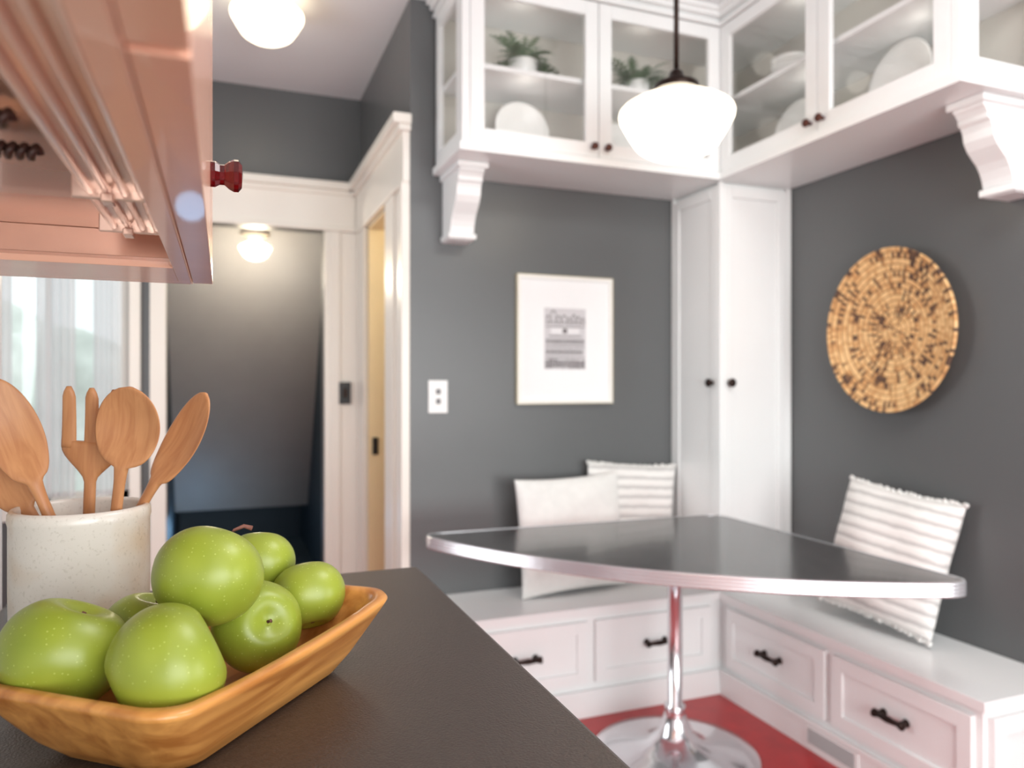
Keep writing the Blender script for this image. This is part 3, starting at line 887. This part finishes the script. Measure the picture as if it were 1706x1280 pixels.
def spoon(name, p0, p1, face, bw, bl, concave=0.006):
    M, L_ = frame_mat(p0, p1, face)
    b = B(name); Rg = []; ns = 96
    hl = L_-bl
    for i in range(ns+1):
        s_ = L_*i/ns
        if i == ns: s_ = L_*0.9995
        q = min(1, s_/hl)
        w = 0.0065-0.0008*q; th = 0.0052; dip = 0; off = 0
        u = (s_-hl)/bl
        if u > 0:
            uu = u**0.95
            we = bw/2*(max(0.0, 1-(2*uu-1)**2))**0.52
            w = max(we, 0.0058 if u < 0.3 else 0, 0.0006)
            th = 0.0052*(1-min(1, u*2.5))+0.0026*min(1, u*2.5)
            dip = concave*math.sin(pi*min(1, u))
            off = -0.004*math.sin(pi*u)
        g_ = max(0, 1-abs(s_-hl-0.004)/0.03)
        w += 0.0028*g_*g_
        row = []; seg = 24
        for j in range(seg):
            a = 2*pi*j/seg; cx = math.cos(a); sy = math.sin(a)
            x = w*cx; y = th*sy
            if u > 0: y += -dip*(1-cx*cx)+off
            row.append((x, y, s_))
        Rg.append(row)
    b.rings(Rg, M_spoon, True)
    ob = b.done(origin=(0, 0, 0)); ob.matrix_world = M
    return ob
def fork(name, p0, p1, face, bw, bl):
    M, L_ = frame_mat(p0, p1, face)
    b = B(name); hl = L_-bl; sh = hl+bl*0.36; Rg = []
    for i in range(41):
        s_ = sh*i/40
        w = 0.0062
        g_ = (s_-(hl-0.01))/(sh-hl+0.01)
        if g_ > 0: w = 0.0062+(bw/2-0.0062)*math.sin(min(1, g_*1.15)*pi/2)**1.5
        th = 0.005-0.0018*max(0, g_)
        Rg.append([(w*math.cos(2*pi*j/16), th*math.sin(2*pi*j/16), s_) for j in range(16)])
    b.rings(Rg, M_spoon, True)
    tw = bw/3*0.76
    for k in (-1, 0, 1):
        cx = k*(bw/2-tw/2); Rg = []
        for i in range(13):
            q = i/12; s_ = sh-0.008+(L_-sh+0.008)*q
            w = tw/2*(1-0.16*q)*(1 if q < 0.9 else 0.8 if q < 0.99 else 0.35)
            y0 = 0.004*q*q
            Rg.append([(cx+w*math.cos(2*pi*j/12), y0+0.003*math.sin(2*pi*j/12), s_) for j in range(12)])
        b.rings(Rg, M_spoon, True)
    ob = b.done(origin=(0, 0, 0)); ob.matrix_world = M
camd = kv
spoon('wooden_spoon', UP(0.020, -0.002, -0.155), UP(0.069, 0.030, 0.131), camd, 0.070, 0.088, 0.008)
spoon('wooden_spoon', UP(0.042, 0.022, -0.155), UP(-0.076, 0.036, 0.140), camd+rv*0.75, 0.054, 0.118, 0.006)
fork('wooden_fork', UP(-0.014, -0.03, -0.155), UP(0.012, -0.002, 0.130), camd+rv*0.1, 0.064, 0.095)
spoon('wooden_spoon', UP(-0.03, -0.02, -0.155), UP(0.126, -0.026, 0.124), camd-rv*0.5, 0.050, 0.115, 0.006)
spoon('wooden_spoon', UP(0.048, 0.0, -0.150), UP(-0.122, 0.008, 0.088), camd+rv*0.2, 0.056, 0.112, 0.006)

# ------------------------------------------------------------ lights
def area(name, loc, target, size, power, col=(1, 1, 1), sy=None):
    d = bpy.data.lights.new(name, 'AREA'); d.energy = power; d.color = col; d.size = size
    if sy: d.shape = 'RECTANGLE'; d.size_y = sy
    o = bpy.data.objects.new(name, d); scene.collection.objects.link(o); o.location = loc
    o.rotation_euler = (Vector(target)-Vector(loc)).to_track_quat('-Z', 'Y').to_euler()
    return o
def point(name, loc, power, col=(1, 1, 1), r=0.1):
    d = bpy.data.lights.new(name, 'POINT'); d.energy = power; d.color = col; d.shadow_soft_size = r
    o = bpy.data.objects.new(name, d); scene.collection.objects.link(o); o.location = loc
    return o
area('rear_daylight_fill', (0.9, -2.2, 1.4), (1.2, 2.5, 1.1), 2.4, 112, (0.96, 1.0, 0.99), 1.8)  # unseen area light added for daylight from behind the camera
area('pink_cabinet_fill', (2.2, -0.6, 1.2), (-0.1, 0.6, 1.5), 0.9, 20, (1.0, 0.99, 0.97), 1.0)  # fill added to brighten the pink cabinet underside; no window there
area('overhead_fill', (1.3, 0.6, 2.82), (1.3, 0.7, 0), 0.8, 20, (0.98, 1.0, 0.98))  # overhead fill added to lift the room brightness; no fixture there
area('hall_daylight', (-1.3, 2.6, 1.5), (1.5, 2.7, 1.2), 1.2, 26, (0.96, 0.99, 1.0), 1.4)
point('pantry_bulb', (1.4, 3.6, 2.1), 20, (1.0, 0.86, 0.62), 0.1)
point('stair_bulb', (0.18, 4.6, 1.95), 15, (1.0, 0.88, 0.70), 0.06)
point('basement_glow', (-0.2, 5.6, 0.3), 2, (0.35, 0.65, 1.0), 0.1)
for i, (x, y) in enumerate(((1.1, 2.72), (1.65, 2.72), (2.1, 2.3), (2.1, 1.8))):  # fill points added to brighten the cabinet interiors, no lamps in there
    point('cabinet_interior_fill', (x, y, 2.74), 0.17, (1.0, 0.93, 0.84), 0.05)
    point('cabinet_interior_fill', (x, y-0.03, 2.44), 0.11, (1.0, 0.93, 0.84), 0.05)

w = bpy.data.worlds.new('world'); scene.world = w; w.use_nodes = True
bg = w.node_tree.nodes['Background']
bg.inputs['Color'].default_value = (0.96, 0.99, 1.0, 1); bg.inputs['Strength'].default_value = 1.25

# ------------------------------------------------------------ camera
cd = bpy.data.cameras.new('camera'); cam = bpy.data.objects.new('camera', cd)
scene.collection.objects.link(cam); scene.camera = cam
cam.location = (0, 0, H); cam.rotation_euler = (pi/2, 0, -math.radians(21.2))
cd.sensor_width = 36; cd.lens = 26.27; cd.clip_start = 0.02
cd.dof.use_dof = True; cd.dof.focus_distance = 0.72; cd.dof.aperture_fstop = 4.8
scene.view_settings.view_transform = 'Standard'
